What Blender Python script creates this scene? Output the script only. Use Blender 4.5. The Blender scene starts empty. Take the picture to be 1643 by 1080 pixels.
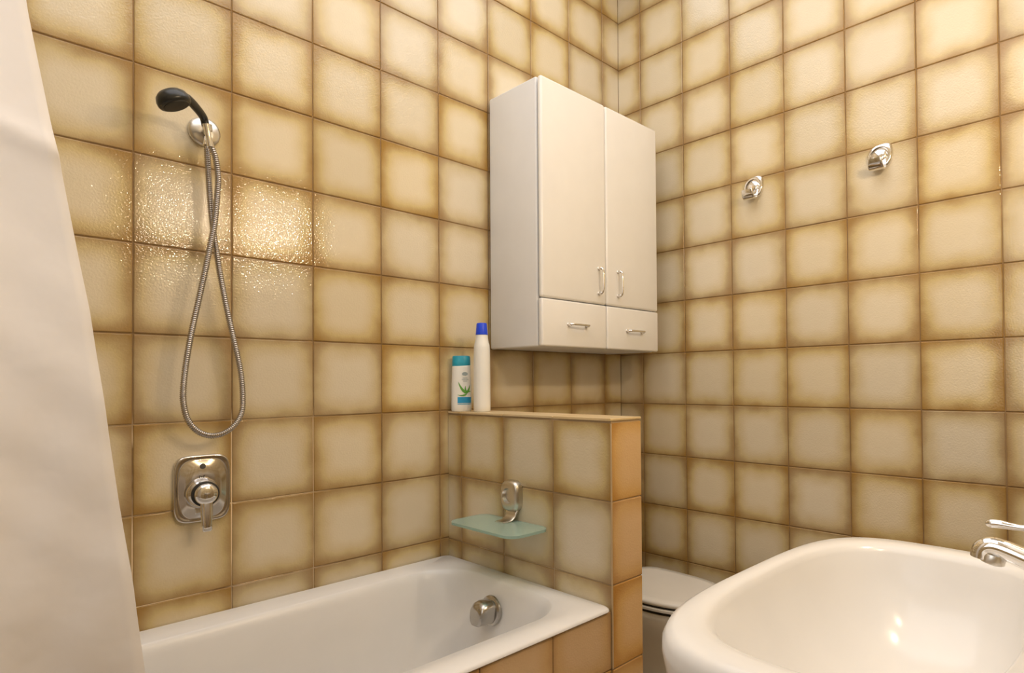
import bpy, bmesh, math, random
from mathutils import Vector, Matrix
random.seed(7)
C = bpy.context.scene.collection
SC = bpy.context.scene
PI = math.pi

# ------------------------------------------------------------------ camera, light, exposure
T = 0.2                                   # tile pitch
W_IMG, H_IMG = 1643, 1080
cam_d = bpy.data.cameras.new('camera')
cam = bpy.data.objects.new('camera', cam_d); C.objects.link(cam)
cam.location = (-2.0055, -1.6046, 1.0848)
cam.rotation_euler = (1.5852, 0.0078, -0.7992)
cam_d.sensor_fit = 'HORIZONTAL'; cam_d.sensor_width = 36
cam_d.lens = 36 * 978.91 / W_IMG
cam_d.shift_x = -79.76 / W_IMG
cam_d.shift_y = 59.89 / W_IMG
cam_d.clip_start = 0.01
SC.camera = cam

world = bpy.data.worlds.new('world'); SC.world = world
world.use_nodes = True
world.node_tree.nodes['Background'].inputs[0].default_value = (0.9, 0.95, 1, 1)
world.node_tree.nodes['Background'].inputs[1].default_value = 0.05

SC.view_settings.view_transform = 'Standard'
SC.view_settings.look = 'None'
SC.view_settings.exposure = 0.1
SC.view_settings.gamma = 1.0
SC.view_settings.use_curve_mapping = False

def lamp(name, loc, power, color, size):
    d = bpy.data.lights.new(name, 'POINT'); d.energy = power; d.color = color; d.shadow_soft_size = size
    o = bpy.data.objects.new(name, d); C.objects.link(o); o.location = loc
    return o
# the two bulbs of the light above the washbasin mirror (on the wall behind the camera)
LAMP_COL = (1.0, 0.84, 0.64)
lamp('mirror_bulb', (-1.18, -1.62, 1.85), 7.0, LAMP_COL, 0.035)
lamp('mirror_bulb', (-0.80, -1.62, 1.85), 10.5, LAMP_COL, 0.035)
# ceiling lamp
d = bpy.data.lights.new('ceiling_light', 'AREA'); d.energy = 21; d.color = (0.93, 0.95, 1.0)
d.shape = 'RECTANGLE'; d.size = 2.3; d.size_y = 1.5
o = bpy.data.objects.new('ceiling_light', d); C.objects.link(o)
o.location = (-1.35, -0.86, 2.785)

# added cool fill light at the left end wall, which has no opening
d = bpy.data.lights.new('cool_fill_light', 'AREA'); d.energy = 3.2; d.color = (0.88, 0.94, 1.0)
d.shape = 'RECTANGLE'; d.size = 0.7; d.size_y = 1.1
o = bpy.data.objects.new('cool_fill_light', d); C.objects.link(o)
o.location = (-2.575, -1.30, 1.65); o.rotation_euler = (PI/2, 0, -PI/2)

# ------------------------------------------------------------------ materials
def new_mat(name):
    m = bpy.data.materials.new(name); m.use_nodes = True
    nt = m.node_tree; b = nt.nodes['Principled BSDF']
    return m, nt, b

def mat(name, col, rough=0.4, metal=0.0, spec=0.5, noise=None, bump=None, coat=0.0, trans=0.0, ior=None):
    m, nt, b = new_mat(name)
    b.inputs['Base Color'].default_value = (*col, 1)
    b.inputs['Roughness'].default_value = rough
    b.inputs['Metallic'].default_value = metal
    b.inputs['Specular IOR Level'].default_value = spec
    b.inputs['Coat Weight'].default_value = coat
    if trans: b.inputs['Transmission Weight'].default_value = trans
    if ior: b.inputs['IOR'].default_value = ior
    tc = nt.nodes.new('ShaderNodeTexCoord')
    sc, amt = noise or (14, 0.03)
    n = nt.nodes.new('ShaderNodeTexNoise'); n.inputs['Scale'].default_value = sc; n.inputs['Detail'].default_value = 3
    nt.links.new(tc.outputs['Object'], n.inputs['Vector'])
    mx = nt.nodes.new('ShaderNodeMix'); mx.data_type = 'RGBA'
    mx.inputs[6].default_value = (*[max(0, c*(1-amt)) for c in col], 1)
    mx.inputs[7].default_value = (*[min(1, c*(1+amt)) for c in col], 1)
    nt.links.new(n.outputs['Fac'], mx.inputs[0]); nt.links.new(mx.outputs[2], b.inputs['Base Color'])
    if bump:
        n2 = nt.nodes.new('ShaderNodeTexNoise'); n2.inputs['Scale'].default_value = bump[0]; n2.inputs['Detail'].default_value = 2
        nt.links.new(tc.outputs['Object'], n2.inputs['Vector'])
        bp = nt.nodes.new('ShaderNodeBump'); bp.inputs['Strength'].default_value = bump[1]; bp.inputs['Distance'].default_value = bump[2]
        nt.links.new(n2.outputs['Fac'], bp.inputs['Height']); nt.links.new(bp.outputs['Normal'], b.inputs['Normal'])
    return m

def tile_mat(name, centre, mid, edge, rough=0.045):
    """glazed tile: pale clouded centre running to a brown border; UV = place on the whole tile (-.5 .. .5)"""
    m, nt, b = new_mat(name)
    N, L = nt.nodes, nt.links
    def math_(op, a, bb=None, clamp=False):
        n = N.new('ShaderNodeMath'); n.operation = op; n.use_clamp = clamp
        for i, v in enumerate((a, bb)):
            if v is None: continue
            if isinstance(v, (int, float)): n.inputs[i].default_value = v
            else: L.new(v, n.inputs[i])
        return n.outputs[0]
    uv = N.new('ShaderNodeUVMap'); sep = N.new('ShaderNodeSeparateXYZ'); L.new(uv.outputs[0], sep.inputs[0])
    geo = N.new('ShaderNodeNewGeometry')
    info = N.new('ShaderNodeObjectInfo')
    cl = N.new('ShaderNodeTexNoise'); cl.inputs['Scale'].default_value = 11; cl.inputs['Detail'].default_value = 4
    L.new(geo.outputs['Position'], cl.inputs['Vector'])
    wob = math_('MULTIPLY', math_('SUBTRACT', cl.outputs['Fac'], 0.5), 0.42)
    au = math_('ABSOLUTE', math_('MULTIPLY', sep.outputs[0], 2.0))
    av = math_('ABSOLUTE', math_('MULTIPLY', sep.outputs[1], 2.0))
    pw = 4.5
    s = math_('ADD', math_('POWER', au, pw), math_('POWER', av, pw))
    d = math_('POWER', s, 1/pw)                     # soft square distance from the centre
    d = math_('ADD', d, wob)
    d = math_('ADD', d, math_('MULTIPLY', math_('SUBTRACT', info.outputs['Random'], 0.5), 0.09))
    sm = N.new('ShaderNodeMapRange'); sm.interpolation_type = 'SMOOTHSTEP'; L.new(d, sm.inputs[0])
    sm.inputs[1].default_value = 0.36; sm.inputs[2].default_value = 1.17
    ramp = N.new('ShaderNodeValToRGB'); L.new(sm.outputs[0], ramp.inputs[0])
    e = ramp.color_ramp.elements
    e[0].position = 0.0; e[0].color = (*centre, 1)
    e[1].position = 1.0; e[1].color = (*edge, 1)
    q = ramp.color_ramp.elements.new(0.55); q.color = (*mid, 1)
    hs = N.new('ShaderNodeHueSaturation'); L.new(ramp.outputs[0], hs.inputs['Color'])
    L.new(math_('ADD', math_('MULTIPLY', info.outputs['Random'], 0.12), 0.94), hs.inputs['Value'])
    wn = N.new('ShaderNodeTexWhiteNoise'); wn.noise_dimensions = '1D'
    L.new(info.outputs['Random'], wn.inputs['W'])
    L.new(math_('ADD', math_('MULTIPLY', wn.outputs['Value'], 0.2), 0.9), hs.inputs['Saturation'])
    L.new(hs.outputs[0], b.inputs['Base Color'])
    b.inputs['Roughness'].default_value = rough
    b.inputs['Specular IOR Level'].default_value = 0.5
    n1 = N.new('ShaderNodeTexNoise'); n1.inputs['Scale'].default_value = 215; n1.inputs['Detail'].default_value = 1.5
    L.new(geo.outputs['Position'], n1.inputs['Vector'])
    n2 = N.new('ShaderNodeTexNoise'); n2.inputs['Scale'].default_value = 24; n2.inputs['Detail'].default_value = 1
    L.new(geo.outputs['Position'], n2.inputs['Vector'])
    hgt = math_('ADD', n1.outputs['Fac'], math_('MULTIPLY', n2.outputs['Fac'], 0.9))
    bp = N.new('ShaderNodeBump'); bp.inputs['Strength'].default_value = 0.5; bp.inputs['Distance'].default_value = 0.0011
    L.new(hgt, bp.inputs['Height']); L.new(bp.outputs['Normal'], b.inputs['Normal'])
    return m

def grout_mat(name, dark, light, box=None):
    """brown grout with paler repaired stretches (box: the world region that was regrouted)"""
    m, nt, b = new_mat(name)
    N, L = nt.nodes, nt.links
    geo = N.new('ShaderNodeNewGeometry')
    n = N.new('ShaderNodeTexNoise'); n.inputs['Scale'].default_value = 5; n.inputs['Detail'].default_value = 3
    L.new(geo.outputs['Position'], n.inputs['Vector'])
    mr = N.new('ShaderNodeMapRange'); L.new(n.outputs['Fac'], mr.inputs[0])
    mr.inputs[1].default_value = 0.57; mr.inputs[2].default_value = 0.66
    fac = mr.outputs[0]
    if box:
        sep = N.new('ShaderNodeSeparateXYZ'); L.new(geo.outputs['Position'], sep.inputs[0])
        def step(out, lo, hi):
            r = N.new('ShaderNodeMapRange'); L.new(out, r.inputs[0]); r.inputs[1].default_value = lo; r.inputs[2].default_value = hi
            return r.outputs[0]
        a = step(sep.outputs[0], -1.22, -1.36); c = step(sep.outputs[2], 1.03, 0.98)
        mm = N.new('ShaderNodeMath'); mm.operation = 'MULTIPLY'; L.new(a, mm.inputs[0]); L.new(c, mm.inputs[1])
        nn = N.new('ShaderNodeMapRange'); L.new(n.outputs['Fac'], nn.inputs[0]); nn.inputs[1].default_value = 0.38; nn.inputs[2].default_value = 0.5
        m2 = N.new('ShaderNodeMath'); m2.operation = 'MULTIPLY'; L.new(mm.outputs[0], m2.inputs[0]); L.new(nn.outputs[0], m2.inputs[1])
        fac = m2.outputs[0]
    mx = N.new('ShaderNodeMix'); mx.data_type = 'RGBA'
    mx.inputs[6].default_value = (*dark, 1); mx.inputs[7].default_value = (*light, 1)
    L.new(fac, mx.inputs[0]); L.new(mx.outputs[2], b.inputs['Base Color'])
    b.inputs['Roughness'].default_value = 0.75
    return m

M_tile = tile_mat('glazed_tile', (0.685, 0.60, 0.445), (0.575, 0.46, 0.25), (0.31, 0.185, 0.065))
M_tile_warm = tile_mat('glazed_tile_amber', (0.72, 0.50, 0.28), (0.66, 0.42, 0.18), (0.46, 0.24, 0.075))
M_tile_top = tile_mat('glazed_coping_tile', (0.67, 0.52, 0.31), (0.66, 0.50, 0.29), (0.60, 0.44, 0.23), 0.35)
M_floor_tile = tile_mat('floor_tile', (0.36, 0.26, 0.16), (0.32, 0.22, 0.125), (0.20, 0.12, 0.06), 0.3)
M_grout = grout_mat('brown_grout', (0.25, 0.15, 0.06), (0.85, 0.68, 0.45), True)
M_grout_b = grout_mat('brown_grout_plain', (0.25, 0.15, 0.06), (0.33, 0.21, 0.10))
M_grout_pale = grout_mat('pale_grout', (0.42, 0.30, 0.17), (0.62, 0.47, 0.30))
M_ceiling = mat('ceiling_paint', (0.80, 0.78, 0.74), 0.8)
M_enamel = mat('white_enamel', (0.78, 0.76, 0.74), 0.28)
M_ceramic = mat('sanitary_ceramic', (0.72, 0.695, 0.665), 0.18, spec=0.4)
M_toilet = mat('toilet_ceramic', (0.74, 0.71, 0.66), 0.18)
M_lacquer = mat('white_lacquer', (0.82, 0.80, 0.77), 0.24)
M_carcass = mat('white_melamine', (0.76, 0.76, 0.77), 0.42)
M_chrome = mat('chrome', (0.80, 0.78, 0.76), 0.09, 1.0, noise=(30, 0.05))
M_satin = mat('satin_nickel', (0.66, 0.63, 0.58), 0.28, 1.0, noise=(40, 0.08))
M_knob = mat('worn_chrome', (0.50, 0.48, 0.45), 0.22, 1.0, noise=(40, 0.1))
M_mixer = mat('brownish_chrome', (0.64, 0.61, 0.58), 0.13, 1.0, noise=(30, 0.05))
M_steel = mat('brushed_hose_steel', (0.42, 0.38, 0.34), 0.24, 1.0, noise=(60, 0.08))
M_black = mat('black_plastic', (0.014, 0.015, 0.014), 0.28)
M_rubber_shade = mat('gasket_and_gap_shade', (0.015, 0.014, 0.013), 0.5)  # rubber parts, also the painted shade in the toilet seat gaps
M_grey_mark = mat('grey_mark', (0.10, 0.09, 0.085), 0.5)
M_curtain = mat('curtain_fabric', (0.80, 0.76, 0.74), 0.62, noise=(4, 0.03), bump=(30, 0.3, 0.004))
M_bottle_white = mat('white_bottle_plastic', (0.83, 0.82, 0.78), 0.35)
M_blue = mat('blue_cap_plastic', (0.008, 0.06, 0.75), 0.35)
M_teal = mat('teal_cap_plastic', (0.02, 0.33, 0.47), 0.3, noise=(60, 0.3))
M_label_blue = mat('label_blue_print', (0.02, 0.30, 0.58), 0.4, noise=(80, 0.25))
M_leaf = mat('label_green_print', (0.12, 0.36, 0.05), 0.4, noise=(90, 0.4))
M_print_grey = mat('label_grey_print', (0.33, 0.40, 0.42), 0.4)
M_glass = mat('green_shelf_glass', (0.66, 0.86, 0.77), 0.24, trans=0.68, ior=1.5, noise=(40, 0.05))
M_wood = mat('door_paint', (0.7, 0.68, 0.64), 0.5)

# ------------------------------------------------------------------ mesh helpers
def link(name, bm, m, parent=None, smooth=None, loc=None):
    me = bpy.data.meshes.new(name)
    bmesh.ops.recalc_face_normals(bm, faces=bm.faces[:])
    bm.to_mesh(me); bm.free()
    me.materials.append(m)
    o = bpy.data.objects.new(name, me); C.objects.link(o)
    if loc is not None: o.location = loc
    if parent is not None: o.parent = parent
    if smooth is not None:
        me.shade_smooth()
        if smooth < 180: me.set_sharp_from_angle(angle=math.radians(smooth))
    return o

def thing(name, label, cat, loc, group=None):
    o = bpy.data.objects.new(name, None); C.objects.link(o); o.location = loc
    o.empty_display_size = 0.05
    o['label'] = label; o['category'] = cat
    if group: o['group'] = group
    return o

def struct(o):
    o['kind'] = 'structure'; return o

def box(bm, x0, x1, y0, y1, z0, z1, bev=0.0, seg=2):
    r = bmesh.ops.create_cube(bm, size=1.0)
    vs = r['verts']
    bmesh.ops.scale(bm, vec=(x1-x0, y1-y0, z1-z0), verts=vs)
    bmesh.ops.translate(bm, vec=((x0+x1)/2, (y0+y1)/2, (z0+z1)/2), verts=vs)
    if bev:
        es = list({e for v in vs for e in v.link_edges})
        bmesh.ops.bevel(bm, geom=es, offset=bev, segments=seg, profile=0.5, affect='EDGES')

def loft(bm, rings, cap0=True, cap1=True):
    vr = [[bm.verts.new(p) for p in r] for r in rings]
    n = len(vr[0])
    for a, b in zip(vr[:-1], vr[1:]):
        for i in range(n):
            j = (i+1) % n
            bm.faces.new((a[i], a[j], b[j], b[i]))
    if cap0: bm.faces.new(vr[0])
    if cap1: bm.faces.new(vr[-1][::-1])
    return vr

def rrect(x0, x1, y0, y1, r, n=8):
    pts = []
    for cx, cy, a0 in ((x1-r, y1-r, 0), (x0+r, y1-r, PI/2), (x0+r, y0+r, PI), (x1-r, y0+r, 3*PI/2)):
        for k in range(n+1):
            a = a0 + PI/2*k/n
            pts.append((cx + r*math.cos(a), cy + r*math.sin(a)))
    return pts

def superell(a, b, p, n=48):
    pts = []
    for k in range(n):
        t = 2*PI*k/n
        c, s = math.cos(t), math.sin(t)
        pts.append((a*math.copysign(abs(c)**(2/p), c), b*math.copysign(abs(s)**(2/p), s)))
    return pts

def frame_of(d):
    d = d.normalized()
    up = Vector((0, 0, 1)) if abs(d.z) < 0.9 else Vector((0, 1, 0))
    s = d.cross(up).normalized(); u = s.cross(d).normalized()
    return s, u

def catmull(P, sub=6):
    P = [Vector(p) for p in P]
    out = []
    for i in range(len(P)-1):
        p0 = P[max(i-1, 0)]; p1 = P[i]; p2 = P[i+1]; p3 = P[min(i+2, len(P)-1)]
        for k in range(sub):
            t = k/sub
            out.append(0.5*((2*p1)+(-p0+p2)*t+(2*p0-5*p1+4*p2-p3)*t*t+(-p0+3*p1-3*p2+p3)*t**3))
    out.append(P[-1]); return out

def tube(bm, pts, rad, n=12, cap=True, sx=1.0, su=1.0):
    pts = [Vector(p) for p in pts]
    rs = rad if isinstance(rad, (list, tuple)) else [rad]*len(pts)
    rings = []; s_prev = None
    for i, p in enumerate(pts):
        d = pts[min(i+1, len(pts)-1)] - pts[max(i-1, 0)]
        d.normalize()
        if s_prev is None: s, u = frame_of(d)
        else:
            s = (s_prev - d*s_prev.dot(d)).normalized(); u = s.cross(d).normalized()
        s_prev = s
        rings.append([p + s*(rs[i]*sx*math.cos(2*PI*k/n)) + u*(rs[i]*su*math.sin(2*PI*k/n)) for k in range(n)])
    loft(bm, rings, cap, cap)

def lathe(bm, prof, origin, axis, n=32, cap0=True, cap1=True):
    """prof: (radius, height along axis)"""
    o = Vector(origin); a = Vector(axis).normalized(); s, u = frame_of(a)
    rings = [[o + a*h + s*(r*math.cos(2*PI*k/n)) + u*(r*math.sin(2*PI*k/n)) for k in range(n)] for r, h in prof]
    loft(bm, rings, cap0, cap1)

def plane_loft(bm, rings, origin, U, V, W, cap0=True, cap1=True):
    """rings: list of (list of (u,v), w)"""
    o = Vector(origin); U, V, W = Vector(U), Vector(V), Vector(W)
    loft(bm, [[o + U*u + V*v + W*w for u, v in r] for r, w in rings], cap0, cap1)

# ------------------------------------------------------------------ tiles
TH = 0.0026
_tile_cache = {}
def tile_geo(u0, u1, v0, v1):
    """vertices and faces of one glazed tile; local origin = centre of the uncut tile, +Z = glazed face at w=0"""
    g = 0.0012; b = 0.0022
    vs, fs = [], []
    H = T/2-0.0005                       # sides cut short of the whole tile butt without a joint
    ka, kb, kc, kd = [1.0 if full else 0.12 for full in (u0 < -H, u1 > H, v0 < -H, v1 > H)]
    for w, i in ((-TH-0.003, 0.0), (-0.0016, 0.0), (-0.0004, b*0.5), (0.0, b)):
        e = g+i
        vs += [(u0+e*ka, v0+e*kc, w), (u1-e*kb, v0+e*kc, w), (u1-e*kb, v1-e*kd, w), (u0+e*ka, v1-e*kd, w)]
    for k in range(3):
        for j in range(4):
            a, c = k*4+j, k*4+(j+1) % 4
            fs.append((a, c, c+4, a+4))
    fs.append((12, 13, 14, 15))
    return vs, fs

def tile_mesh(u0, u1, v0, v1, m):
    key = (round(u0, 4), round(u1, 4), round(v0, 4), round(v1, 4), m.name)
    if key in _tile_cache: return _tile_cache[key]
    vs, fs = tile_geo(u0, u1, v0, v1)
    me = bpy.data.meshes.new('tile'); me.from_pydata(vs, [], fs)
    uvl = me.uv_layers.new(name='UVMap')
    for lp in me.loops:
        p = me.vertices[lp.vertex_index].co
        uvl.data[lp.index].uv = (p.x/T, p.y/T)
    me.materials.append(m)
    _tile_cache[key] = me
    return me

def put_tile(origin, U, V, u0, u1, v0, v1, m, parent, jit=1.0):
    if u1-u0 < 0.012 or v1-v0 < 0.012: return
    U, V = Vector(U), Vector(V); Wn = U.cross(V)
    R = Matrix((U, V, Wn)).transposed().to_4x4()
    J = Matrix.Rotation(math.radians(random.uniform(-.22, .22))*jit, 4, 'X') @ Matrix.Rotation(math.radians(random.uniform(-.22, .22))*jit, 4, 'Y') \
        @ Matrix.Rotation(math.radians(random.uniform(-.15, .15))*jit, 4, 'Z')
    o = bpy.data.objects.new('tile', tile_mesh(u0, u1, v0, v1, m)); C.objects.link(o)
    o.matrix_world = Matrix.Translation(Vector(origin) - Wn*random.uniform(0.0002, 0.0007)*jit) @ R @ J
    o.parent = parent
    return o

def tile_grid(u_lo, u_hi, u_line, v_lo, v_hi, v_line):
    """clipped tiles of a grid; yields tile centre and clip extents"""
    iu0 = math.floor((u_lo-u_line)/T); iu1 = math.ceil((u_hi-u_line)/T)
    iv0 = math.floor((v_lo-v_line)/T); iv1 = math.ceil((v_hi-v_line)/T)
    for i in range(iu0, iu1):
        for j in range(iv0, iv1):
            cu = u_line+(i+.5)*T; cv = v_line+(j+.5)*T
            a, b = max(u_lo-cu, -T/2), min(u_hi-cu, T/2)
            c, d = max(v_lo-cv, -T/2), min(v_hi-cv, T/2)
            if b-a > 0.012 and d-c > 0.012: yield cu, cv, a, b, c, d

def stuff_tiles(name, cells, to_world, m, parent):
    vs, fs, uvs = [], [], []
    for cu, cv, a, b, c, d in cells:
        v, f = tile_geo(a, b, c, d); k = len(vs)
        vs += [to_world(cu+p[0], cv+p[1], p[2]) for p in v]; uvs += [(p[0]/T, p[1]/T) for p in v]
        fs += [tuple(i+k for i in q) for q in f]
    me = bpy.data.meshes.new(name); me.from_pydata(vs, [], fs)
    l = me.uv_layers.new(name='UVMap')
    for lp in me.loops: l.data[lp.index].uv = uvs[lp.vertex_index]
    me.materials.append(m)
    o = bpy.data.objects.new(name, me); C.objects.link(o); o.parent = parent; o['kind'] = 'stuff'
    return o

XL, YB, ZC = -2.6, -1.70, 2.8             # left end wall, wall behind the camera, ceiling
LINE_AX, LINE_BY = -0.10264, -0.11476     # first grout lines left and right of the corner
LINE_Z = 1.8; LINE_ZB = 1.7966
XP0, XP1, YP, ZP = -0.8721, -0.7535, -0.666, 0.997   # partition beside the tub
Z_RIM = 0.5475

def wall_slab(name, x0, x1, y0, y1, z0, z1, m):
    bm = bmesh.new(); box(bm, x0, x1, y0, y1, z0, z1)
    return struct(link(name, bm, m))

wall_back = wall_slab('wall_back', XL-0.1, 0.1, TH, 0.1, 0, ZC, M_grout)
wall_right = wall_slab('wall_right', TH, 0.1, YB-0.1, TH, 0, ZC, M_grout_b)
wall_front = wall_slab('wall_front', XL-0.1, TH, YB-0.1, YB-TH, 0, ZC, M_grout_b)
wall_left = wall_slab('wall_left', XL-0.1, XL-TH, YB-TH, TH, 0, ZC, M_grout_b)
floor = wall_slab('floor', XL-0.1, 0.1, YB-0.1, 0.1, -0.1, -TH, M_grout_b)
ceiling = wall_slab('ceiling', XL-0.1, 0.1, YB-0.1, 0.1, ZC, ZC+0.1, M_ceiling)

# unseen window frame and pane added to back the fill light; wall is solid
added_window = bpy.data.objects.new('added_window', None); C.objects.link(added_window); added_window.location = (XL, -1.30, 1.65); struct(added_window)
for a0, a1, b0, b1 in ((-.40, .40, .57, .62), (-.40, .40, -.62, -.57), (-.40, -.35, -.57, .57), (.35, .40, -.57, .57)):
    bm = bmesh.new(); box(bm, .0005, .022, a0, a1, b0, b1, .003); link('added_window_frame', bm, M_lacquer, added_window, 40)
bm = bmesh.new(); box(bm, .001, .006, -.35, .35, -.57, .57); link('added_window_pane', bm, M_curtain, added_window)

E3 = 0.0008
# back wall (behind the tub): only where it can be seen
for cu, cv, a, b, c, d in tile_grid(XL, -E3, LINE_AX, 0.0, ZC, LINE_Z):
    if cv < 0.4 and cu < -0.80: continue
    put_tile((cu, 0, cv), (1, 0, 0), (0, 0, 1), a, b, c, d, M_tile, wall_back)
# right wall: u runs towards the camera (-y)
for cu, cv, a, b, c, d in tile_grid(E3, -YB, -LINE_BY, 0.0, ZC, LINE_ZB):
    put_tile((0, -cu, cv), (0, -1, 0), (0, 0, 1), a, b, c, d, M_tile, wall_right)
# walls behind the camera and floor
stuff_tiles('tile', list(tile_grid(XL, 0, LINE_AX, 0, ZC, LINE_Z)), lambda u, v, w: (u, YB+w, v), M_tile, wall_front)
stuff_tiles('tile', list(tile_grid(YB, 0, LINE_BY, 0, ZC, LINE_Z)), lambda u, v, w: (XL+w, u, v), M_tile, wall_left)
stuff_tiles('tile', list(tile_grid(XL, 0, -0.1, YB, 0, -0.1)), lambda u, v, w: (u, v, w), M_floor_tile, floor)

# tiled half-height partition at the tap end of the tub
wall_partition = wall_slab('wall_partition', XP0+TH, XP1-TH, YP+TH, TH, 0, ZP-TH, M_grout_pale)
for cu, cv, a, b, c, d in tile_grid(E3, -YP-0.001, 0.0672, 0.0, ZP-0.011, LINE_ZB):
    if cv < 0.38: continue
    put_tile((XP0, -cu, cv), (0, -1, 0), (0, 0, 1), a, b, c, d, M_tile, wall_partition, 0.6)
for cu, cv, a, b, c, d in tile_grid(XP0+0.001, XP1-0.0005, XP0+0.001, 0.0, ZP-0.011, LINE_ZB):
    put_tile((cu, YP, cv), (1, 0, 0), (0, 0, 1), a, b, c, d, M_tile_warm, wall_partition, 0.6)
for cu, cv, a, b, c, d in tile_grid(YP-0.001, -E3, -0.0672, XP0-0.001, XP1+0.001, XP0-0.04):
    put_tile((cv, cu, ZP), (0, 1, 0), (-1, 0, 0), a, b, -d, -c, M_tile_top, wall_partition, 0.4)
for cu, cv, a, b, c, d in tile_grid(YP+0.001, -E3, -0.0672, 0.0, ZP-0.011, LINE_ZB):
    put_tile((XP1, cu, cv), (0, 1, 0), (0, 0, 1), a, b, c, d, M_tile, wall_partition, 0.4)

bm = bmesh.new()
tube(bm, [(XP0+.0012, YP+.0012, .40), (XP0+.0012, YP+.0012, ZP-.012)], .0022, 10)
link('corner_bead', bm, mat('corner_bead_cement', (.50, .36, .20), .6), wall_partition, 60)

# tiled apron in front of the tub
YA = -0.661
wall_apron = wall_slab('wall_apron', XL, XP0, YA+TH, YA+0.05, 0, 0.530, M_grout_b)
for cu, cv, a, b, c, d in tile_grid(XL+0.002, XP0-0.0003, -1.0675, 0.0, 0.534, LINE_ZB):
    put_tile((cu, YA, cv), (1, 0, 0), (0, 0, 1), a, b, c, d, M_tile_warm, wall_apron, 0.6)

# ------------------------------------------------------------------ bathtub
t = thing('bathtub', 'white enamel bathtub set between the tiled walls, behind the curtain', 'bathtub', (-1.74, -0.33, 0))
def R3(x0, x1, y0, y1, r, z): return [(x+1.74, y+0.33, z) for x, y in rrect(x0, x1, y0, y1, r, 10)]
bm = bmesh.new()
X0, X1, Y0, Y1 = XL+0.004, XP0-0.002, -0.668, -0.0015
rings = [R3(X0+.006, X1-.004, Y0+.012, Y1-.004, .016, .5355),
         R3(X0+.001, X1, Y0+.003, Y1, .020, .5370), R3(X0, X1, Y0, Y1, .020, .5400),
         R3(X0+.001, X1-.001, Y0+.001, Y1-.001, .020, .5440), R3(X0+.005, X1-.005, Y0+.005, Y1-.003, .020, Z_RIM),
         R3(-2.49, -.922, -.592, -.080, .135, Z_RIM-.001),
         R3(-2.487, -.926, -.589, -.083, .133, Z_RIM-.004), R3(-2.482, -.933, -.584, -.088, .130, Z_RIM-.012),
         R3(-2.474, -.940, -.578, -.094, .127, .520), R3(-2.44, -.955, -.566, -.104, .122, .46),
         R3(-2.37, -.980, -.548, -.120, .118, .36), R3(-2.28, -1.010, -.528, -.140, .115, .24),
         R3(-2.24, -1.035, -.508, -.158, .11, .19), R3(-2.20, -1.07, -.48, -.185, .10, .165), R3(-2.10, -1.15, -.42, -.25, .08, .155)]
loft(bm, rings, False, True)
shell = link('shell', bm, M_enamel, t, 50)
for m_ in [shell.modifiers.new('solid', 'SOLIDIFY')]:
    m_.thickness = 0.004; m_.offset = -1
# chrome waste and overflow control on the end wall of the tub
ov = bmesh.new()
OX, OY, OZ = -0.958+1.74, -0.317+0.33, 0.474
lathe(ov, [(.0, .0), (.038, .0), (.040, .003), (.039, .008), (.034, .011), (.0, .012)], (OX, OY, OZ), (-1, 0, .16), 36, False, False)
op = link('overflow_plate', ov, M_knob, t, 40)
op['label'] = 'chrome overflow plate with hooded turning knob'
kb = bmesh.new()
def hood(a, b, n=28, flat=0.55):
    out = []
    for k in range(n):
        q = 2*PI*k/n; c, s = math.cos(q), math.sin(q)
        out.append((a*math.copysign(abs(c)**.75, c), b*math.copysign(abs(s)**.75, s)))
    return out
fl = lambda r, lo: [(u, max(v, lo)) for u, v in r]         # hood with a flat underside
plane_loft(kb, [(fl(hood(.026, .028), -.026), .010), (fl(hood(.030, .031), -.029), .013), (fl(hood(.030, .031), -.029), .034),
                (fl([(u, v*.97-.002) for u, v in hood(.0285, .030)], -.0295), .046), (fl([(u, v*.86-.007) for u, v in hood(.025, .029)], -.030), .054),
                (fl([(u, v*.66-.012) for u, v in hood(.018, .027)], -.0295), .058)], (OX, OY, OZ), (0, 1, 0), (0.1, 0, 1), (-1, 0, .1))
kn = link('knob', kb, M_knob, op, 35); kn.parent = op

# ------------------------------------------------------------------ shower curtain on its rod
t = thing('shower_curtain', 'white fabric shower curtain drawn to the left end of the tub', 'curtain', (-2.2, -0.74, 0))
bm = bmesh.new()
NU, NV = 64, 190
def curtain_pt(i, j):
    f = i/NU; g = j/NV
    z = 2.06 - g*1.80
    # leading edge swings to the right as it drops
    EZ = ((0.2, -1.77), (0.749, -1.834), (0.86, -1.846), (0.956, -1.859), (1.169, -1.884), (1.338, -1.9105), (1.352, -1.9135), (1.498, -1.935), (2.1, -2.0))
    for (za, xa), (zb, xb) in zip(EZ[:-1], EZ[1:]):
        if za <= z <= zb: xe = xa+(xb-xa)*(z-za)/(zb-za)
    x = -2.55 + (xe+2.55)*f
    fold = 0.030*math.sin(f*15.5+0.6*math.sin(z*2.1)) * (0.35+0.65*min(1, abs(1-f)*2.2))
    y = -0.745 + fold + 0.012*math.sin(z*7+f*5)*(1-g)
    # packaging crease across the cloth: upper panel leans back, lower panel hangs forward a little
    zc = 1.345 + 0.45*(xe-x) if x > xe-0.3 else 1.48
    y += 0.16*(z-zc) if z > zc else -0.02*(zc-z)
    y += -0.007*math.exp(-abs(z-zc)/0.014)
    y += 0.0010*math.sin(z*61+f*40)*math.exp(-((z-1.05)/0.22)**2) + 0.0012*math.sin(z*37-f*60)*math.exp(-((z-0.85)/0.3)**2)
    y += 0.002*math.sin(z*19+f*9)*math.exp(-((z-1.0)/0.35)**2)
    return (x+2.2, y+0.74, z)
vs = [[bm.verts.new(curtain_pt(i, j)) for i in range(NU+1)] for j in range(NV+1)]
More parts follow.
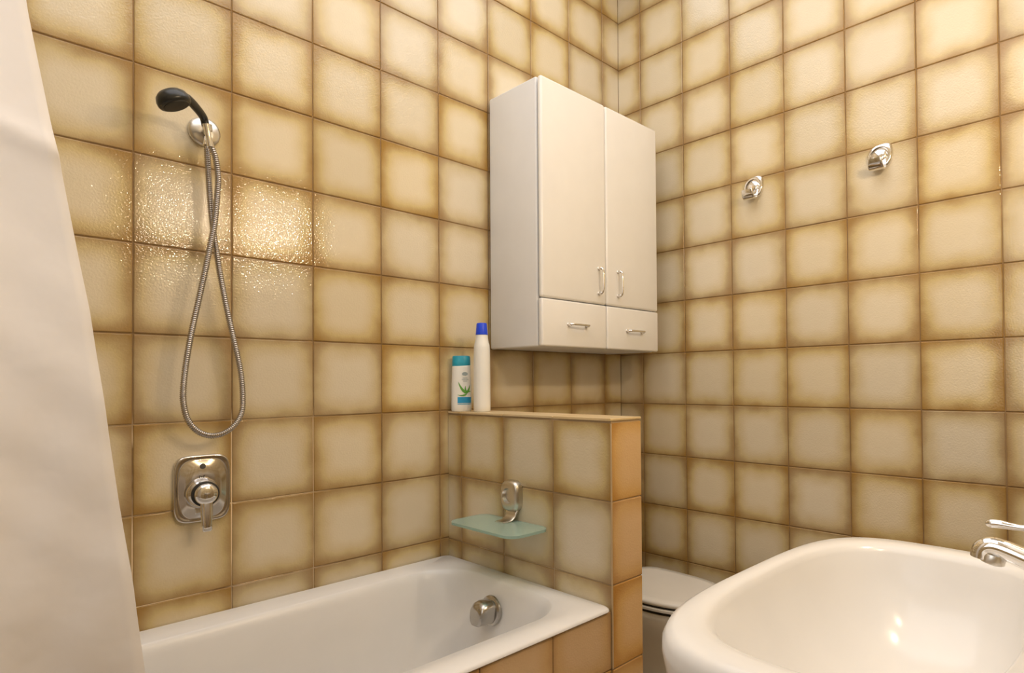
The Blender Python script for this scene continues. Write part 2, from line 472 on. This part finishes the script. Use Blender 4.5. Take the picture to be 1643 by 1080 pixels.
for j in range(NV):
    for i in range(NU):
        bm.faces.new((vs[j][i], vs[j][i+1], vs[j+1][i+1], vs[j+1][i]))
cl = link('cloth', bm, M_curtain, t, 180)
s_ = cl.modifiers.new('solid', 'SOLIDIFY'); s_.thickness = 0.0012
t = thing('curtain_rod', 'white shower curtain rod above the tub edge', 'rod', (-1.75, -0.70, 2.12))
bm = bmesh.new(); tube(bm, [(XL+1.75+.002, 0, 0), (0.85, 0, 0)], .0125, 16); link('rod', bm, M_lacquer, t, 40)
bm = bmesh.new(); tube(bm, [(0.84, 0, 0), (0.84, 0, ZC-2.12-.001)], .008, 12); link('ceiling_support', bm, M_lacquer, t, 40)
for k in range(7):
    bm = bmesh.new()
    cx = -2.50+k*0.085+1.75
    tube(bm, [(cx, .024*math.cos(q*PI/10), -0.018+.034*math.sin(q*PI/10)) for q in range(21)], .0022, 8)
    link('ring', bm, M_lacquer, t, 40)

# ------------------------------------------------------------------ wall cabinet
CX0, CX1, CY, CZ0, CZ1 = -0.7100, -0.105, -0.2415, 1.197, 2.038
t = thing('wall_cabinet', 'white two-door wall cabinet with two drawers hung above the partition', 'cabinet', (-0.41, -0.12, CZ0))
def cb(name, m, x0, x1, y0, y1, z0, z1, bev, parent, seg=3, sm=40):
    bm = bmesh.new(); box(bm, x0+.41, x1+.41, y0+.12, y1+.12, z0-CZ0, z1-CZ0, bev, seg)
    return link(name, bm, m, parent, sm)
pt = .016
cb('side_panel', M_carcass, CX0, CX0+pt, CY, -.013, CZ0, CZ1, .006, t)
cb('side_panel', M_carcass, CX1-pt, CX1, CY, -.013, CZ0, CZ1, .006, t)
cb('top_panel', M_carcass, CX0+pt, CX1-pt, CY+.002, -.006, CZ1-pt, CZ1-.002, .001, t)
cb('bottom_panel', M_carcass, CX0+pt, CX1-pt, CY+.002, -.006, CZ0+.002, CZ0+pt, .001, t)
cb('back_panel', M_carcass, CX0+pt, CX1-pt, -.012, -.0005, CZ0+pt, CZ1-pt, 0, t)
cb('inner_shelf', M_carcass, CX0+pt, CX1-pt, CY+.004, -.012, 1.340, 1.356, 0, t)
DY0, DY1 = -.2645, -.2465
XM = -0.4035
zs = 1.3475
ld = cb('door', M_lacquer, CX0-.001, XM-.0015, DY0, DY1, zs+.0012, CZ1-.002, .0085, t, 5)
rd = cb('door', M_lacquer, XM+.0015, CX1+.001, DY0, DY1, zs+.0012, CZ1-.002, .0085, t, 5)
l2 = cb('drawer', M_lacquer, CX0-.001, XM-.0015, DY0, DY1, CZ0+.001, zs-.0012, .006, t, 4)
r2 = cb('drawer', M_lacquer, XM+.0015, CX1+.001, DY0, DY1, CZ0+.001, zs-.0012, .006, t, 4)
def bow(parent, x, z, vert):
    L_ = .042
    ax = Vector((0, 0, 1)) if vert else Vector((1, 0, 0))
    o_ = Vector((x+.41, DY0+.12, z-CZ0)); out = Vector((0, -1, 0))
    P = [o_-ax*L_+out*(-.001), o_-ax*L_+out*.010, o_-ax*(L_*.93)+out*.0185, o_-ax*(L_*.6)+out*.022, o_+out*.0225,
         o_+ax*(L_*.6)+out*.022, o_+ax*(L_*.93)+out*.0185, o_+ax*L_+out*.010, o_+ax*L_+out*(-.001)]
    pp = catmull(P, 5)
    rr = [(.0052 if (p-o_).dot(out) < .014 else .0036) for p in pp]
    bm = bmesh.new(); tube(bm, pp, rr, 10)
    for s in (-1, 1):
        lathe(bm, [(.0062, -.0005), (.0068, .001), (.0062, .003), (.0048, .004)], o_+ax*(s*L_), out, 14)
    h = link('handle', bm, M_chrome, parent, 40); h['label'] = 'chrome bow handle'
bow(ld, -.446, 1.426, True); bow(rd, -.343, 1.427, True)
bow(l2, -.554, 1.270, False); bow(r2, -.253, 1.266, False)

# ------------------------------------------------------------------ shower: bracket, hand shower with hose, mixer
t = thing('shower_bracket', 'round metal shower holder on the wall above the mixer', 'shower holder', (-1.564, 0, 1.683))
bm = bmesh.new()
lathe(bm, [(0, .0), (.0335, .0), (.0345, .003), (.0335, .008), (.028, .0125), (.012, .0150), (0, .0155)], (0, 0, 0), (0, -1, 0), 40, False, False)
link('wall_plate', bm, M_satin, t, 40)
bm = bmesh.new()
tube(bm, catmull([(0, -.012, -.002), (-.004, -.035, -.008), (-.0115, -.0660, -.0135)], 5), .0085, 16)
link('arm', bm, M_satin, t, 40)
bm = bmesh.new()   # holder cup that grips the handset cone
lathe(bm, [(.0082, -.008), (.0096, -.008), (.0102, .006), (.0088, .006), (.0082, -.008)], (-.0137, -.0750, -.014), (-.15, -.10, .98), 28, False, False)
link('holder_cup', bm, M_satin, t, 40)
bm = bmesh.new()
tube(bm, [(.002, -.012, -.02), (-.003, -.04, -.028), (-.0055, -.05, -.034), (-.0072, -.05, -.047)], .0085, 14)
link('water_outlet', bm, M_chrome, t, 40)

t = thing('hand_shower', 'black hand shower with long looping steel hose beside the curtain', 'hand shower', (-1.564, -.07, 1.683))
O_ = Vector((-1.564, -.07, 1.683))
bm = bmesh.new()
hp = [(-1.5806, -.074, 1.670), (-1.5872, -.080, 1.6878), (-1.6113, -.110, 1.6945), (-1.6320, -.135, 1.6960), (-1.6400, -.141, 1.6930)]
pp = catmull([Vector(p)-O_ for p in hp], 6)
tube(bm, pp, [.0078+.0024*i/(len(pp)-1) for i in range(len(pp))], 20)
link('handle', bm, M_black, t, 60)
bm = bmesh.new()   # spray head: domed oval shell tilted down and away from the wall
ax_ = Vector((.40, -.16, -.86)).normalized()
F = Vector((-.80, -.16, -.58)); F = (F-ax_*F.dot(ax_)).normalized(); S = ax_.cross(F)
hc = Vector((-1.6610, -.1455, 1.6800))-O_
prof = [(.0, -.022), (.40, -.0205), (.70, -.0165), (.90, -.010), (1.0, -.001), (1.0, .006), (.94, .0105), (.80, .012)]
rings = [[hc + ax_*h + F*(.033*max(r, .01)*math.cos(2*PI*k/32)) + S*(.030*max(r, .01)*math.sin(2*PI*k/32)) for k in range(32)] for r, h in prof]
loft(bm, rings)
hd = link('spray_head', bm, M_black, t, 50)
bm = bmesh.new()
rings = [[hc + ax_*h + F*(.033*r*math.cos(2*PI*k/32)) + S*(.030*r*math.sin(2*PI*k/32)) for k in range(32)] for r, h in [(.78, .0112), (.76, .0135), (.70, .0140)]]
loft(bm, rings); link('spray_face', bm, M_rubber_shade, hd, 40)
bm = bmesh.new()
tube(bm, [Vector(p)-O_ for p in [(-1.5815, -.0800, 1.6740), (-1.5780, -.0775, 1.6600), (-1.5740, -.0755, 1.6420), (-1.5706, -.075, 1.6260)]], [.0074, .0070, .0062, .0078], 20)
cn = link('connector', bm, M_chrome, t, 40); cn['label'] = 'chrome cone nut joining hose and handset'
hose = [[-1.5706, -.075, 1.6300], [-1.5640, -.0745, 1.6150], [-1.5599, -.0737, 1.6021], [-1.5544, -.0725, 1.5608], [-1.5566, -.0713, 1.5104], [-1.5614, -.07, 1.4525], [-1.57, -.0688, 1.4013],
        [-1.5785, -.0675, 1.3507], [-1.5919, -.0662, 1.2789], [-1.6052, -.065, 1.2081], [-1.6157, -.0633, 1.1383], [-1.6213, -.0617, 1.0761], [-1.6196, -.06, 1.0402],
        [-1.6106, -.0583, 1.0065], [-1.5917, -.0567, .9817], [-1.5659, -.055, .97], [-1.5388, -.0558, .9733], [-1.5151, -.0567, .9906], [-1.5004, -.0575, 1.0171],
        [-1.4972, -.0583, 1.0524], [-1.5016, -.0592, 1.1127], [-1.5134, -.06, 1.1726], [-1.5304, -.0586, 1.2548], [-1.5446, -.0571, 1.3348], [-1.552, -.0557, 1.3875],
        [-1.5594, -.0543, 1.4413], [-1.5655, -.0529, 1.5125], [-1.569, -.0514, 1.584], [-1.5712, -.050, 1.6370]]
cp = catmull([Vector(p)-O_ for p in hose], 12)
# resample evenly and give the spiral-wound hose its ribs
acc = [0]
for a, b in zip(cp[:-1], cp[1:]): acc.append(acc[-1]+(b-a).length)
step = 0.0011; n_ = int(acc[-1]/step); out = []; k = 0
for i in range(n_+1):
    s = acc[-1]*i/n_
    while k < len(acc)-2 and acc[k+1] < s: k += 1
    f = (s-acc[k])/max(1e-9, acc[k+1]-acc[k]); out.append(cp[k].lerp(cp[k+1], f))
bm = bmesh.new()
tube(bm, out, [.0062+(.0008 if i % 4 in (0, 1) else -.0006) for i in range(len(out))], 10)
hs = link('hose', bm, M_steel, t, 60); hs['label'] = 'ribbed steel shower hose hanging in a loop'

t = thing('shower_mixer', 'chrome single-lever shower mixer plate on the wall above the tub', 'mixer tap', (-1.568, 0, .845))
bm = bmesh.new()
A_, B_ = .0595, .0775
se = lambda k, p=5.0: superell(A_*k, B_*k, p, 64)
plane_loft(bm, [(se(1.0), 0), (se(1.0), .006), (se(.985), .0095), (se(.95), .0105), (se(.90), .0085), (superell(.049, .066, 3.2, 64), .0095),
                (superell(.040, .058, 2.4, 64), .0145), (superell(.030, .045, 2.1, 64), .0165), (superell(.02, .03, 2, 64), .017)],
           (0, 0, 0), (1, 0, 0), (0, 0, 1), (0, -1, 0))
pl = link('cover_plate', bm, M_mixer, t, 60)
KZ = -.0085; KX = -.004
bm = bmesh.new()
lathe(bm, [(.036, .014), (.0355, .022), (.031, .030), (.027, .034), (.0265, .040)], (KX, 0, KZ), (0, -1, 0), 40)
link('collar', bm, M_mixer, t, 40)
bm = bmesh.new()
lathe(bm, [(.0268, .036), (.0288, .040), (.0285, .0465), (.024, .0480)], (KX, 0, KZ), (0, -1, 0), 40)
link('seal_ring', bm, M_rubber_shade, t, 40)
bm = bmesh.new()
lathe(bm, [(.0245, .044), (.0247, .0500), (.0230, .0545), (.018, .0580), (.010, .0600), (.0, .0605)], (KX, 0, KZ), (0, -1, 0), 40, True, False)
kn = link('knob', bm, M_chrome, t, 60)
bm = bmesh.new()
plane_loft(bm, [(superell(.013, .006, 3, 20), .0), (superell(.0125, .0062, 3, 20), .03), (superell(.0105, .006, 3, 20), .055), (superell(.0105, .0055, 3, 20), .066), (superell(.0085, .004, 3, 20), .069)],
           (KX, -.050, KZ-.014), (1, 0, 0), (0, -1, 0), (0, -.08, -1))
link('lever', bm, M_chrome, kn, 45)
bm = bmesh.new()   # dimple screw above the knob and hot/cold ticks
lathe(bm, [(.0065, .0145), (.006, .0175), (.003, .018)], (-.002, 0, .052), (0, -1, 0), 20)
link('screw_cap', bm, M_grey_mark, t, 40)
for dx in (-.0045, 0, .0045):
    bm = bmesh.new(); box(bm, KX+dx-.0012, KX+dx+.0012, -.0185, -.0150, .0255+abs(dx)*.3, .0300+abs(dx)*.3)
    link('scale_mark', bm, M_grey_mark, t)

# ------------------------------------------------------------------ robe hooks on the right wall
def leaf_outline(k, n=48):
    """rounded plate with one drawn-out corner (up and to the right)"""
    out = []
    for i in range(n):
        q = 2*PI*i/n
        r = .0355*(1+0.21*math.exp(-((math.atan2(math.sin(q-PI*.27), math.cos(q-PI*.27)))/.42)**2)
                   + .10*math.exp(-((math.atan2(math.sin(q+PI*.30), math.cos(q+PI*.30)))/.40)**2))
        out.append((r*k*math.cos(q), r*k*math.sin(q)*1.02))
    return out
def make_hook(loc, label):
    t = thing('robe_hook', label, 'hook', loc, 'chrome robe hooks on the right wall')
    U, V, Wd = (0, -1, 0), (0, 0, 1), (-1, 0, 0)
    bm = bmesh.new()
    plane_loft(bm, [(leaf_outline(1), 0), (leaf_outline(1.0), .007), (leaf_outline(.95), .0115), (leaf_outline(.86), .0135), (superell(.0265, .0265, 2, 48), .0130),
                    (superell(.0245, .0245, 2, 48), .0075), (superell(.021, .021, 2, 48), .0075)], (0, 0, 0), U, V, Wd)
    p_ = link('wall_plate', bm, M_chrome, t, 45)
    bm = bmesh.new()
    lathe(bm, [(.0205, .007), (.0205, .0130), (.017, .0160), (.009, .0172), (0, .0174)], (0, 0, 0), Wd, 32, True, False)
    link('boss', bm, M_chrome, t, 45)
    bm = bmesh.new()   # broad upturned tongue
    path = catmull([(-.010, 0, -.010), (-.015, 0, -.030), (-.026, 0, -.043), (-.041, 0, -.045), (-.053, 0, -.034), (-.058, 0, -.019)], 6)
    rings = []
    for i, p in enumerate(path):
        d = (path[min(i+1, len(path)-1)]-path[max(i-1, 0)]).normalized()
        nrm = Vector((0, 1, 0)).cross(d).normalized()
        f = i/(len(path)-1); hw = .0185+.003*math.sin(f*PI); th = .0032
        rings.append([p+Vector((0, 1, 0))*a+nrm*b for a, b in superell(hw, th, 6, 24)])
    loft(bm, rings)
    link('tongue', bm, M_chrome, t, 45)
    return t
make_hook((0, -.606, 1.764), 'chrome robe hook on the tiled wall, nearer the cabinet')
make_hook((0, -1.016, 1.764), 'chrome robe hook on the tiled wall, farther from the cabinet')

# ------------------------------------------------------------------ glass soap shelf on the partition
t = thing('glass_soap_shelf', 'small green glass soap shelf on a metal bracket above the tub end', 'shelf', (XP0, -.315, .70))
bm = bmesh.new()
g_out = []
for x, y in rrect(-.138, -.004, -.148, .126, .030, 8): g_out.append((x, y))
g_out = [(x + (-.012*(1-((y+.006)/.125)**2) if x < -.09 else 0), y) for x, y in g_out]
loft(bm, [[(x*1.0, y, z) for x, y in g_out] for z in (-.0035, .0035)])
link('glass_plate', bm, M_glass, t, 40)
bm = bmesh.new()
U, V, Wd = (0, -1, 0), (0, 0, 1), (-1, 0, 0)
def body(k): return [(u*k, v*k) for u, v in superell(.036, .043, 3.2, 44)]
BO = (0, 0.002, .071)
plane_loft(bm, [(body(1), 0), (body(1.0), .012), (body(.94), .020), ([(u*.98, v*.98) for u, v in body(.82)], .0235),
                ([(u-.004, v) for u, v in superell(.0215, .0215, 2, 44)], .0225), ([(u-.004, v) for u, v in superell(.0185, .0185, 2, 44)], .013),
                ([(u-.004, v) for u, v in superell(.012, .012, 2, 44)], .013)], BO, U, V, Wd)
br = link('bracket', bm, M_satin, t, 45); br['label'] = 'cast metal bracket with round recess'
bm = bmesh.new()
path = catmull([(-.006, 0, .036), (-.012, 0, .024), (-.020, 0, .012), (-.034, 0, .0055), (-.058, 0, .0045)], 5)
rings = []
for i, p in enumerate(path):
    d = (path[min(i+1, len(path)-1)]-path[max(i-1, 0)]).normalized(); nrm = Vector((0, 1, 0)).cross(d).normalized()
    hw = .024-.006*i/(len(path)-1)
    rings.append([p+Vector((0, 1, 0))*a+nrm*b for a, b in superell(hw, .0032 if i > 6 else .005, 3, 20)])
loft(bm, rings); link('tongue', bm, M_satin, br, 45)
bm = bmesh.new()
box(bm, -.05, -.002, -.015, .015, -.0065, -.0036, .001); link('clamp', bm, M_satin, br, 40)

# ------------------------------------------------------------------ bottles on the partition
def oval(a, b, n=40): return superell(a, b, 2.3, n)
VD = Vector((-2.0055+.85, -1.6046+.034, 0)).normalized()        # the labels face into the room, towards the basin
SD = Vector((0, 0, 1)).cross(VD)                                  # to the right as one looks at the label
BZ = ZP+.0004
t = thing('shampoo_bottle', 'short white shampoo bottle with teal cap and green aloe print', 'bottle', (-.8475, -.0370, BZ))
def ring_at(a, b, z): return [SD*u+VD*v+Vector((0, 0, z)) for u, v in oval(a, b)]
bm = bmesh.new()
loft(bm, [ring_at(.029, .0165, 0), ring_at(.0315, .0185, .004), ring_at(.0315, .0185, .02), ring_at(.0305, .0185, .09), ring_at(.0288, .0183, .138),
          ring_at(.0280, .0178, .1445), ring_at(.0262, .0165, .1455)])
bt = link('body', bm, M_bottle_white, t, 50)
bm = bmesh.new()
# the cap: dips lower at its left end
rg = []
for a, b, z, dip in ((.0276, .0176, .1425, 1), (.0284, .0183, .146, .5), (.0280, .0180, .1690, 0), (.0262, .0165, .1735, 0), (.021, .012, .1745, 0)):
    rg.append([SD*u+VD*v+Vector((0, 0, z-dip*.003*(1-u/.028))) for u, v in oval(a, b)])
loft(bm, rg); link('cap', bm, M_teal, t, 50)
def on_front(u, z):   # a point just proud of the printed face
    a = .0318-.0022*min(1, z/.14); b = .0187
    v = b*max(0.0, 1-abs(u/a)**2.3)**(1/2.3)
    return SD*u+VD*(v+.0005)+Vector((0, 0, z))
def decal(name, poly, m, nx=10):
    """print: strip between lower and upper edge given as functions of u"""
    u0, u1, lo, hi = poly
    bm = bmesh.new(); row = []
    for i in range(nx+1):
        u = u0+(u1-u0)*i/nx
        row.append((bm.verts.new(on_front(u, lo(u))), bm.verts.new(on_front(u, hi(u)))))
    for a, b in zip(row[:-1], row[1:]): bm.faces.new((a[0], b[0], b[1], a[1]))
    return link(name, bm, m, bt)
decal('label_band', (-.012, .0295, lambda u: .026, lambda u: .045), M_label_blue)
decal('label_line', (-.012, .0295, lambda u: .0218, lambda u: .0236), M_label_blue)
def leaf(p0, p1, w, bend):
    bm = bmesh.new(); n = 10; L_, R_ = [], []
    a, b = Vector(p0), Vector(p1); d = (b-a); nn = Vector((-d.y, d.x)).normalized()
    for i in range(n+1):
        f = i/n; c = a+d*f+nn*bend*math.sin(f*PI); h = w*(1-f)**.8*(0.35+.65*min(1, f*4))+.0001
        L_.append(bm.verts.new(on_front(c.x+nn.x*h, c.y+nn.y*h))); R_.append(bm.verts.new(on_front(c.x-nn.x*h, c.y-nn.y*h)))
    for i in range(n): bm.faces.new((L_[i], L_[i+1], R_[i+1], R_[i]))
    link('aloe_leaf', bm, M_leaf, bt)
leaf((.014, .056), (-.010, .093), .0052, .003)
leaf((.015, .055), (.026, .083), .0042, -.002)
leaf((.016, .053), (-.012, .052), .0036, .003)
leaf((.014, .058), (.012, .080), .0040, .001)
leaf((.012, .060), (.029, .062), .0052, .001)
bm = bmesh.new()
o1 = [on_front(.011+.0088*math.cos(q*PI/14), .117+.0058*math.sin(q*PI/14)) for q in range(28)]
bm.faces.new([bm.verts.new(p) for p in o1]); link('label_logo', bm, M_print_grey, bt)
for u0, u1, z in ((.004, .019, .1035), (.001, .022, .0985), (.005, .018, .0935)):
    decal('label_text_line', (u0, u1, lambda u, z=z: z, lambda u, z=z: z+.0016), M_print_grey, 4)

t = thing('tall_bottle', 'tall slim white bottle with blue cap standing beside the cabinet corner', 'bottle', (-.8270, -.1150, BZ))
def ring2(r, z, e=0): return [Vector((r*math.cos(2*PI*k/36), r*math.sin(2*PI*k/36), z)) + SD*(e*max(0, math.cos(2*PI*k/36-.78-PI))) for k in range(36)]
bm = bmesh.new()
prof = [(.0235, 0), (.0258, .003), (.0260, .02), (.0258, .10), (.0252, .16), (.0245, .195), (.0236, .205), (.0212, .214), (.0190, .226), (.0182, .236), (.0160, .2365)]
loft(bm, [ring2(r, z) for r, z in prof]); link('body', bm, M_bottle_white, t, 50)
bm = bmesh.new()
loft(bm, [ring2(.0186, .2368), (ring2(.0188, .238)), ring2(.0160, .2690), ring2(.0148, .2725), ring2(.010, .2735)]); cp_ = link('cap', bm, M_blue, t, 50)

# ------------------------------------------------------------------ washbasin and tap
SX, SY, SZ = -1.225, -1.40, .83
t = thing('washbasin', 'large white ceramic washbasin with wide rounded rim at the right', 'washbasin', (SX, YB, 0))
def basin_ring(a, yf, yb, z, p=3.2, narrow=.06, sag=0.0, n=72):
    """front edge at yf, back at yb (world y); D-shaped outline that narrows to the back"""
    yc = SY+.03
    out = []
    for k in range(n):
        q = 2*PI*k/n; c, s = math.cos(q), math.sin(q)
        x = a*math.copysign(abs(c)**(2/p), c)
        if s >= 0: y = yc+(yf-yc)*abs(s)**(2/p)
        else: y = yc-(yc-yb)*abs(s)**(2/(p+2))
        x *= 1-narrow*max(0, (yc-y)/.3)
        y -= sag*(x/a)**2 if s > 0 else 0
        out.append((x, y-YB, z))
    return out
bm = bmesh.new()
YW = YB+.001
rings = [basin_ring(.13, -1.36, YW, .60, 2.4), basin_ring(.20, -1.31, YW, .635, 2.5), basin_ring(.258, -1.245, YW, .69, 2.8), basin_ring(.284, -1.212, YW, .735, 3.2), basin_ring(.293, -1.201, YW, .775, 3.4),
         basin_ring(.297, -1.196, YW, .808, 3.5), basin_ring(.2965, -1.1965, YW, .820, 3.5), basin_ring(.292, -1.200, YW+.002, .828, 3.5), basin_ring(.284, -1.206, YW+.006, .8315, 3.5),
         basin_ring(.262, -1.219, YW+.012, .8315, 3.3), basin_ring(.254, -1.2235, -1.514, .8305, 3.1, .02),
         basin_ring(.248, -1.227, -1.510, .8275, 3.0, .02), basin_ring(.243, -1.231, -1.507, .820, 2.95, .02), basin_ring(.234, -1.241, -1.501, .796, 2.8, .02), basin_ring(.214, -1.260, -1.492, .757, 2.6, .02),
         basin_ring(.178, -1.288, -1.478, .722, 2.4, .02), basin_ring(.13, -1.322, -1.458, .701, 2.1, .02), basin_ring(.07, -1.36, -1.43, .691, 2, .0), basin_ring(.024, -1.38, -1.415, .689, 2, 0)]
loft(bm, rings, True, True)
sb = link('basin', bm, M_ceramic, t, 70)
bm = bmesh.new()
lathe(bm, [(.0, .0), (.021, .0), (.023, .002), (.020, .004), (.012, .003), (0, .003)], (0, -1.398-YB, .6895), (0, 0, 1), 28, False, False)
link('drain', bm, M_chrome, t, 40)
bm = bmesh.new()
loft(bm, [[(x, y, z) for x, y in rrect(-.09*k, .09*k, .0015, .17*k, .05*k, 6)] for k, z in ((.8, .0), (.75, .3), (.85, .62))])
link('pedestal', bm, M_ceramic, t, 50)

FX = -1.245
t = thing('basin_tap', 'chrome single-lever basin tap at the back of the washbasin', 'tap', (FX, -1.595, .831))
bm = bmesh.new()
lathe(bm, [(.026, .0), (.0265, .006), (.0235, .012), (.0225, .05), (.0235, .075), (.0225, .085), (.018, .090)], (0, 0, 0), (0, 0, 1), 32)
bd = link('body', bm, M_chrome, t, 45)
bm = bmesh.new()
sp = catmull([(0, .010, .050), (0, .04, .0585), (0, .08, .0720), (0, .106, .0805), (0, .116, .0810), (0, .1215, .0765), (0, .123, .069)], 6)
tube(bm, sp, [.0125-.0025*min(1, i/18) for i in range(len(sp))], 20)
link('spout', bm, M_chrome, t, 60)
bm = bmesh.new()
lathe(bm, [(.0100, .0), (.0112, .003), (.0112, .009), (.0098, .010)], (0, .1120, .0745), (0, .22, -1), 24)
ae = link('aerator', bm, M_satin, t, 45)
bm = bmesh.new()
lathe(bm, [(.0225, .0), (.023, .004), (.020, .016), (.012, .021), (0, .0225)], (0, 0, .0895), (0, 0, 1), 32, True, False)
lv = link('lever_base', bm, M_chrome, t, 45)
bm = bmesh.new()
lp = catmull([(0, .006, .104), (0, .035, .1085), (0, .065, .1060), (0, .090, .1045), (0, .106, .1055), (0, .114, .1052), (0, .1185, .1040)], 5)
lr = [.0062, .0046, .0032, .0030, .0044, .0046, .002]
rr = []
for i in range(len(lp)):
    f = i/(len(lp)-1)*(len(lr)-1); k = min(int(f), len(lr)-2); rr.append(lr[k]+(lr[k+1]-lr[k])*(f-k))
tube(bm, lp, rr, 16)
link('lever', bm, M_chrome, lv, 60)

# ------------------------------------------------------------------ toilet between partition and right wall
TX = -.345
t = thing('toilet', 'white toilet with closed lid behind the tiled partition', 'toilet', (TX, -.30, 0))
def lid_ring(a, y0, y1, z, n=44):
    out = []
    for k in range(n):
        q = 2*PI*k/n; c, s = math.cos(q), math.sin(q)
        p = 5.0 if s > 0 else 2.3
        x = a*math.copysign(abs(c)**(2/p), c)
        yc = y1-.16
        y = yc+(y1-yc)*abs(s)**(2/p) if s > 0 else yc-(yc-y0)*abs(s)**(2/p)
        out.append((x, y+.30, z))
    return out
bm = bmesh.new()
loft(bm, [lid_ring(.149, -.662, -.268, .4090), lid_ring(.152, -.666, -.265, .4115), lid_ring(.152, -.666, -.265, .4180), lid_ring(.147, -.661, -.270, .4225), lid_ring(.12, -.63, -.29, .4240)])
link('lid', bm, M_toilet, t, 50)
bm = bmesh.new()
loft(bm, [lid_ring(.149, -.662, -.268, .3915), lid_ring(.152, -.666, -.265, .3935), lid_ring(.152, -.666, -.265, .4000), lid_ring(.149, -.662, -.268, .4020)])
link('seat', bm, M_toilet, t, 50)
bm = bmesh.new()  # black fill that paints the shade into the lid and seat gaps
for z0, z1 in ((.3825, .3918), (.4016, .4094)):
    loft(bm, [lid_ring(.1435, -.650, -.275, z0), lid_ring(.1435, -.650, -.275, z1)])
bp_ = link('gap_shade_strip', bm, M_rubber_shade, t); bp_['label'] = 'black strip painting the shade in the gaps under lid and seat'
bm = bmesh.new()
loft(bm, [lid_ring(.10, -.52, -.20, .0), lid_ring(.102, -.525, -.20, .02), lid_ring(.098, -.52, -.20, .12), lid_ring(.115, -.56, -.20, .22), lid_ring(.140, -.64, -.21, .31), lid_ring(.149, -.660, -.215, .36),
          lid_ring(.151, -.664, -.215, .378), lid_ring(.148, -.66, -.22, .3828)])
link('bowl', bm, M_toilet, t, 60)
bm = bmesh.new(); box(bm, -.17, .17, -.20+.30, -.004+.30, .385, .76, .02, 3); link('cistern', bm, M_toilet, t, 40)
bm = bmesh.new(); box(bm, -.178, .178, -.208+.30, -.003+.30, .762, .79, .01, 3); ci = link('cistern_lid', bm, M_toilet, t, 40)
bm = bmesh.new(); lathe(bm, [(.02, 0), (.02, .006), (.016, .008)], (0, -.105+.30, .789), (0, 0, 1), 24); link('flush_button', bm, M_chrome, ci, 40)
